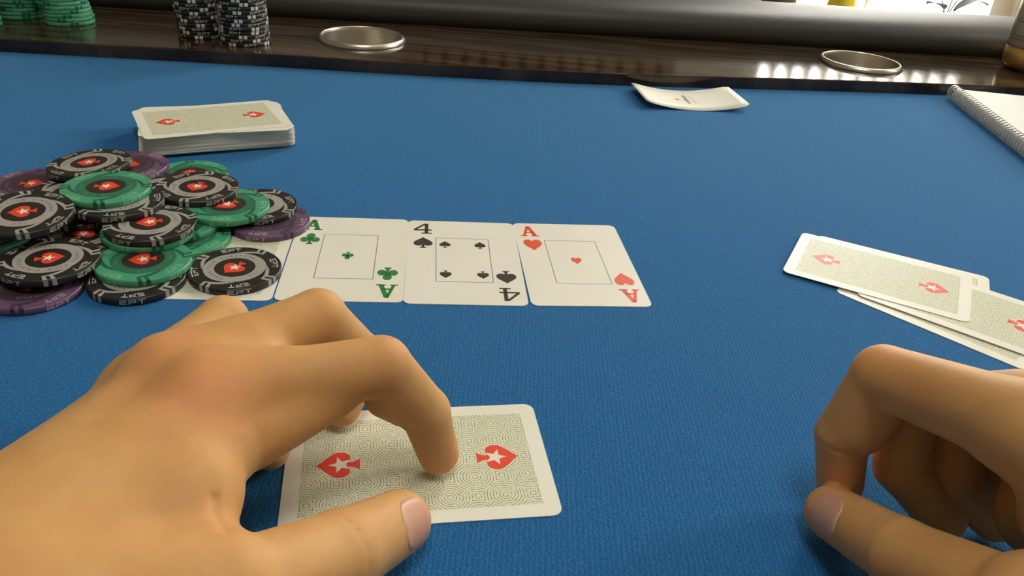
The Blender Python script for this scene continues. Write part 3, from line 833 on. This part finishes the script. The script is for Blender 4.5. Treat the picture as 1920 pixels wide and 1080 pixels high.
def surface_nets(F, org, h):
    """F on a grid -> smooth quads mesh around F = 0"""
    nx, ny, nz = F.shape
    S = F < 0
    cells = np.zeros((nx - 1, ny - 1, nz - 1), np.int8)
    for dx in (0, 1):
        for dy in (0, 1):
            for dz in (0, 1):
                cells += S[dx:nx - 1 + dx, dy:ny - 1 + dy, dz:nz - 1 + dz]
    act = (cells > 0) & (cells < 8)
    idx = -np.ones(act.shape, np.int64)
    ijk = np.argwhere(act)
    idx[act] = np.arange(len(ijk))
    acc = np.zeros((len(ijk), 3)); cnt = np.zeros(len(ijk))
    corners = [(x, y, z) for x in (0, 1) for y in (0, 1) for z in (0, 1)]
    for a in corners:
        for ax in range(3):
            if a[ax]: continue
            b = list(a); b[ax] = 1
            fa = F[ijk[:, 0] + a[0], ijk[:, 1] + a[1], ijk[:, 2] + a[2]].astype(float)
            fb = F[ijk[:, 0] + b[0], ijk[:, 1] + b[1], ijk[:, 2] + b[2]].astype(float)
            m = (fa < 0) != (fb < 0)
            t = np.where(m, fa / np.where(m, fa - fb, 1), 0)
            p = np.tile(np.array(a, float), (len(ijk), 1)); p[:, ax] += t
            acc += p * m[:, None]; cnt += m
    V = (ijk + acc / cnt[:, None]) * h + org
    quads = []
    for ax in range(3):
        b1, b2 = (ax + 1) % 3, (ax + 2) % 3
        sl = [slice(1, -1)] * 3; sl[ax] = slice(0, -1)
        sl2 = list(sl); sl2[ax] = slice(1, None)
        s0 = S[tuple(sl)]; s1 = S[tuple(sl2)]
        e = np.argwhere(s0 != s1)
        if not len(e): continue
        inside = s0[e[:, 0], e[:, 1], e[:, 2]]
        g = e + 1; g[:, ax] -= 1
        def cell(o1, o2):
            c = g.copy(); c[:, b1] += o1; c[:, b2] += o2
            return idx[c[:, 0], c[:, 1], c[:, 2]]
        q = np.stack([cell(-1, -1), cell(0, -1), cell(0, 0), cell(-1, 0)], 1)
        q[~inside] = q[~inside][:, ::-1]
        quads.append(q)
    Q = np.concatenate(quads)
    return V, Q[(Q >= 0).all(1)]

def arc(c, axis, d0, r, a0, a1, n=9):
    axis = np.array(axis, float); axis /= np.linalg.norm(axis)
    d0 = np.array(d0, float); d0 -= axis * (d0 @ axis); d0 /= np.linalg.norm(d0)
    e = np.cross(axis, d0)
    return [np.array(c, float) + r * (math.cos(t) * d0 + math.sin(t) * e) for t in np.radians(np.linspace(a0, a1, n))]

def hand_field(spec, P):
    """palm blended with every finger root; fingers stay apart from each other"""
    palm = None
    for prim in spec['palm']:
        d = cone_sdf(P, *prim[:4], flat=prim[4] if len(prim) > 4 else None)
        palm = d if palm is None else smin(palm, d, spec.get('k_palm', 9.0))
    out = palm
    for name, fg in spec['fingers'].items():
        J, Rr = fg['joints'], fg['radii']
        kp = fg.get('k', 7.0)
        prox = cone_sdf(P, J[0], Rr[0], J[1], Rr[1])
        A = smin(palm, prox, kp)
        B = prox
        for i in range(1, len(J) - 1):
            d = cone_sdf(P, J[i], Rr[i], J[i + 1], Rr[i + 1])
            B = smin(B, d, fg.get('kj', 2.2))
        for (c, r) in fg.get('lumps', []):
            B = smin(B, cone_sdf(P, c, r, c, r), 4.0)
        for (p1, r1, p2, r2) in fg.get('pads', []):
            B = smin(B, cone_sdf(P, p1, r1, p2, r2), 3.0)
        out = np.minimum(out, smin(A, B, 0.6))
    for pts, r, k in spec.get('grooves', []):
        out = smax(out, -tube_min(P, pts, r), k)
    if 'floor' in spec:                       # flesh flattens where it rests
        out = smax(out, spec['floor'] - P[..., 2], 1.0)
    return out

def build_skin(name, spec, h=0.9):
    lo = np.array(spec['box'][0], np.float32); hi = np.array(spec['box'][1], np.float32)
    n = np.ceil((hi - lo) / h).astype(int) + 1
    xs = [lo[i] + h * np.arange(n[i], dtype=np.float32) for i in range(3)]
    F = np.full(tuple(n), 9.0, np.float32)
    B = 12                                            # only blocks near the skin are sampled finely
    cs = [np.arange(0, n[i], B) for i in range(3)]
    ctr = np.stack(np.meshgrid(*[lo[i] + h * (cs[i] + (B - 1) / 2).astype(np.float32) for i in range(3)], indexing='ij'), -1)
    dc = hand_field(spec, ctr)
    reach = h * B * 0.87 + 3.0
    offs = np.stack(np.meshgrid(*[h * np.arange(B, dtype=np.float32)] * 3, indexing='ij'), -1)
    near = np.argwhere(np.abs(dc) < reach)
    for c in np.argwhere(dc <= -reach):
        i, j, k = c * B; F[i:i + B, j:j + B, k:k + B] = -9.0
    for s in range(0, len(near), 64):
        blk = near[s:s + 64]
        org = (lo + h * blk * B).astype(np.float32)
        P = org[:, None, None, None, :] + offs[None]
        val = hand_field(spec, P)
        for c, v in zip(blk, val):
            i, j, k = c * B
            a, b, d = F[i:i + B, j:j + B, k:k + B].shape
            F[i:i + B, j:j + B, k:k + B] = v[:a, :b, :d]
    # close the arm where it leaves the modelled box
    F[0] = F[-1] = 1.0; F[:, 0] = F[:, -1] = 1.0; F[:, :, 0] = F[:, :, -1] = 1.0
    V, Q = surface_nets(F, lo, h)
    # light smoothing of the surface net
    E = np.concatenate([Q[:, [0, 1]], Q[:, [1, 2]], Q[:, [2, 3]], Q[:, [3, 0]]])
    for it in range(2):
        s = np.zeros_like(V); c = np.zeros(len(V))
        np.add.at(s, E[:, 0], V[E[:, 1]]); np.add.at(c, E[:, 0], 1)
        np.add.at(s, E[:, 1], V[E[:, 0]]); np.add.at(c, E[:, 1], 1)
        V = 0.5 * V + 0.5 * s / np.maximum(c, 1)[:, None]
    me = bpy.data.meshes.new(name)
    me.vertices.add(len(V)); me.vertices.foreach_set('co', (V * MM).astype(np.float32).ravel())
    me.loops.add(Q.size); me.loops.foreach_set('vertex_index', Q.ravel().astype(np.int32))
    me.polygons.add(len(Q))
    me.polygons.foreach_set('loop_start', np.arange(0, Q.size, 4, dtype=np.int32))
    me.polygons.foreach_set('use_smooth', np.ones(len(Q), bool))
    me.update(calc_edges=True)
    # natural redness of knuckles and fingertips
    red = np.zeros(len(V))
    for (c, r, a) in spec['red']:
        d = np.linalg.norm(V - np.array(c), axis=1)
        red = np.maximum(red, a * np.exp(-(d / r) ** 2))
    at = me.attributes.new('redness', 'FLOAT', 'POINT')
    at.data.foreach_set('value', red.astype(np.float32))
    return me, V

def build_nail(name, spec, c, axis, normal, length, width, material, nail_start=11.5):
    """curved plate that follows the finger under it; returns plate mesh"""
    axis = np.array(axis, float); axis /= np.linalg.norm(axis)
    n = np.array(normal, float); n -= axis * (n @ axis); n /= np.linalg.norm(n)
    s = np.cross(axis, n)
    N, M = 17, 15
    P = np.zeros((N, M, 3)); edge = np.zeros((N, M))
    for i in range(N):
        u = -1 + 2 * i / (N - 1)                     # -1 root .. 1 free edge
        w = (1 - abs(u) ** (2.0 if u < 0 else 4.5)) ** 0.5 if abs(u) < 1 else 0.0
        w = max(w, 0.12)
        for j in range(M):
            v = -1 + 2 * j / (M - 1)
            a = v * w * math.radians(50)
            d = n * math.cos(a) + s * math.sin(a)
            P[i, j] = np.array(c) + axis * (u * length / 2) + d * nail_start
            edge[i, j] = max(abs(u), abs(v))
    org = np.array(c)[None, None] + (np.linspace(-1, 1, N) * length / 2)[:, None, None] * axis
    D = P - org; D /= np.linalg.norm(D, axis=-1, keepdims=True)
    Q = P.astype(np.float32)
    for it in range(40):
        Q = Q - D * hand_field(spec, Q)[..., None] * 0.8
    off = np.where(edge > 0.99, -0.25, 0.28)
    top = Q + D * off[..., None]; bot = Q - D * 0.8
    bm = bmesh.new()
    vt = [[bm.verts.new(top[i, j] * MM) for j in range(M)] for i in range(N)]
    vb = [[bm.verts.new(bot[i, j] * MM) for j in range(M)] for i in range(N)]
    for i in range(N - 1):
        for j in range(M - 1):
            bm.faces.new((vt[i][j], vt[i + 1][j], vt[i + 1][j + 1], vt[i][j + 1])).smooth = True
            bm.faces.new((vb[i][j + 1], vb[i + 1][j + 1], vb[i + 1][j], vb[i][j])).smooth = True
    rim = [(i, 0) for i in range(N)] + [(N - 1, j) for j in range(1, M)] + [(i, M - 1) for i in range(N - 2, -1, -1)] + [(0, j) for j in range(M - 2, 0, -1)]
    for k in range(len(rim)):
        a, b = rim[k], rim[(k + 1) % len(rim)]
        bm.faces.new((vt[a[0]][a[1]], vb[a[0]][a[1]], vb[b[0]][b[1]], vt[b[0]][b[1]]))
    bmesh.ops.recalc_face_normals(bm, faces=bm.faces)
    me = bpy.data.meshes.new(name); bm.to_mesh(me); bm.free()
    at = me.attributes.new('along', 'FLOAT', 'POINT')
    u = np.repeat(np.linspace(0, 1, N), M); at.data.foreach_set('value', np.concatenate([u, u]).astype(np.float32))
    me.materials.append(material)
    return me
def finger(joints, radii, k=7.0, lumps=(), pads=(), kj=2.2):
    return dict(joints=[np.array(j, float) for j in joints], radii=radii, k=k, kj=kj, lumps=list(lumps), pads=list(pads))

LEFT = dict(
    box=((-222, -44, -1), (0, 262, 84)), floor=0.42,
    k_palm=11.0,
    palm=[
        ((-120, 98, 37), 16, (-80, 176, 44), 10.5),
        ((-126, 102, 37), 15, (-96, 188, 41), 9.6),
        ((-132, 106, 28), 13.5, (-109, 193, 32.5), 9),
        ((-137, 110, 19), 12.5, (-113, 191, 19), 8.5),
        ((-122, 102, 26), 15, (-96, 168, 28), 12),
        ((-133, 110, 17), 13, (-105, 178, 20), 10.5),
        ((-116, 98, 36), 17, (-146, 40, 42), 21),
        ((-146, 40, 42), 21, (-168, -60, 50), 25),
        ((-134, 104, 30), 16, (-166, 46, 38), 21),
        ((-166, 46, 38), 21, (-192, -60, 46), 25),
        # thenar and first web
        ((-100, 104, 36), 17, (-60, 124, 30), 12),
        ((-82, 168, 40), 9, (-75, 148, 38), 8.5),
        ((-75, 149, 38), 8.5, (-94, 118, 37), 13),
        ((-84, 172, 38), 10, (-72, 168, 38), 9),
        ((-72, 146, 38), 4.5, (-65, 128, 34), 5),
        # webs between the finger roots
        ((-82, 178, 45), 9.5, (-64, 188, 45), 7.5),
        ((-97, 189, 44), 9.5, (-82, 203, 44), 7.5),
        ((-107, 193, 32), 8.5, (-103, 212, 32), 7),
        ((-80, 186, 43), 8, (-72, 196, 43), 5),
        ((-99, 193, 38), 7.5, (-93, 207, 39), 5),
    ],
    fingers=dict(
        index=finger([(-80, 176, 46), (-36.7, 196.4, 47), (-24.1, 202.4, 26.4), (-19.6, 204.4, 8)], [10.5, 8.8, 7.9, 6.8],
                     kj=1.2,
                     pads=[((-70, 172, 38), 11, (-50, 189, 42), 8.5), ((-35, 199, 35), 8.0, (-31, 201, 31), 7.6)]),
        middle=finger([(-96, 188, 43), (-62, 222, 46), (-51, 236, 22), (-56, 224, 8)], [9.8, 8.8, 8.0, 6.8]),
        ring=finger([(-109, 194, 33), (-98, 233, 34), (-84, 223, 13), (-74, 200, 7.5)], [9.5, 8.4, 7.6, 6.6]),
        pinky=finger([(-113, 192, 18), (-110, 218, 15), (-104, 210, 9), (-98, 198, 6.5)], [8.2, 7.0, 6.6, 5.8]),
        thumb=finger([(-96, 106, 36), (-58, 123, 31), (-39.3, 148.4, 20), (-27.2, 170.5, 10.5)], [15, 13, 11.4, 9.5], k=9),
    ),
    red=[((-79, 169, 56), 15, .9), ((-97, 183, 56), 14, .8), ((-63, 134, 44), 6, .4), ((-19, 204, 8), 12, .8), ((-36, 200, 52), 10, .4)],
)
RIGHT = dict(
    box=((92, -44, -1), (300, 245, 95)), floor=0.3,
    k_palm=11.0,
    palm=[
        ((185, 100, 66), 16, (130, 164, 66), 10.5),
        ((192, 106, 56), 15, (143, 182, 58), 10.5),
        ((196, 112, 46), 14, (156, 190, 46), 10),
        ((196, 118, 36), 13, (166, 192, 33), 9.5),
        ((180, 112, 46), 15, (148, 158, 44), 12),
        ((158, 178, 26), 12, (188, 122, 32), 14),
        ((160, 165, 36), 12, (184, 118, 44), 14),
        ((188, 98, 58), 18, (226, 50, 58), 21),
        ((226, 50, 58), 21, (262, -60, 58), 25),
        ((194, 110, 44), 17, (234, 64, 50), 21),
        ((234, 64, 50), 21, (272, -60, 50), 25),
        ((172, 108, 56), 16, (128, 134, 36), 12),
        ((166, 116, 52), 13, (140, 152, 56), 9),
    ],
    fingers=dict(
        index=finger([(130, 164, 68), (112, 201, 55), (107, 203, 30.5), (111, 202, 12)], [11, 9.2, 8.2, 7.3],
                     kj=.9,
                     pads=[((112.5, 201, 44), 8.8, (111, 200.5, 36), 8.2)]),
        middle=finger([(143, 182, 60), (127, 208, 43), (129, 203, 20), (142, 194, 8)], [10.5, 8.8, 8.4, 7.4]),
        ring=finger([(156, 190, 48), (143, 207, 37), (146, 200, 18), (159, 195, 8)], [10, 8.4, 7.9, 7]),
        pinky=finger([(166, 192, 34), (156, 208, 26), (158, 198, 12), (168, 190, 8)], [9, 7.2, 6.6, 5.8]),
        thumb=finger([(166, 112, 56), (128, 134, 36), (113, 163, 22), (105.5, 189.8, 10)], [15, 11.5, 9.8, 8.6], k=9),
    ),
    red=[((111, 202, 12), 14, .8), ((112, 201, 60), 12, .6)],
)
LEFT['grooves'] = [
    ([(-66.5, 140.5, 44.6), (-64.8, 137.6, 43.2), (-62.6, 134.6, 43.0), (-60.6, 131.6, 44.0)], .9, 1.2),
    (arc((-37.5, 151.5, 18.7), (.45, .82, -.35), (.75, -.1, .65), 11.6, -60, 70), .3, .5),
    (arc((-40.5, 146.5, 20.7), (.45, .82, -.35), (.75, -.1, .65), 11.9, -55, 60), .3, .5),
    (arc((-24.6, 202.2, 27.2), (.25, .1, -.95), (-.7, -.7, -.1), 8.6, -70, 70), .5, .6),
]
RIGHT['grooves'] = [
    (arc((112.5, 165, 21.2), (-.25, .89, -.4), (-.75, -.2, .6), 10.0, -60, 60), .3, .5),
    (arc((113.5, 161, 22.8), (-.25, .89, -.4), (-.75, -.2, .6), 10.3, -55, 55), .3, .5),
    (arc((107.2, 203, 30.0), (.1, 0, -1), (.2, -1, 0), 8.6, -80, 80), .55, .6),
    (arc((129, 203, 21), (.3, -.2, -.9), (-.3, -1, -.1), 8.8, -80, 80), .55, .6),
]
LNAIL = dict(c=(-28.6, 167.2, 11.7), axis=(.45, .82, -.35), normal=(.85, -.2, .5), length=14, width=12)
RNAIL = dict(c=(107.2, 183.4, 12.9), axis=(-.25, .89, -.4), normal=(-.88, -.1, .36), length=13, width=11, start=9.7)

# ------------------------------------------------------------------ place the hands
def hand(name, label, spec, nail, h):
    me, V = build_skin(name, spec, h); me.materials.append(M['skin'])
    o = obj(name, me); tag(o, label, 'hand')
    n = obj('thumbnail', build_nail('thumbnail', spec, nail['c'], nail['axis'], nail['normal'], nail['length'], nail['width'], M['nail'], nail.get('start', 11.5)), o, label='pink thumbnail')
    return o
hand('person_hand', 'bare hand pressing its index fingertip and thumb on the face-down card', LEFT, LNAIL, .85)
hand('person_hand', 'bare loosely clenched hand resting on the felt beside the fanned cards', RIGHT, RNAIL, .85)
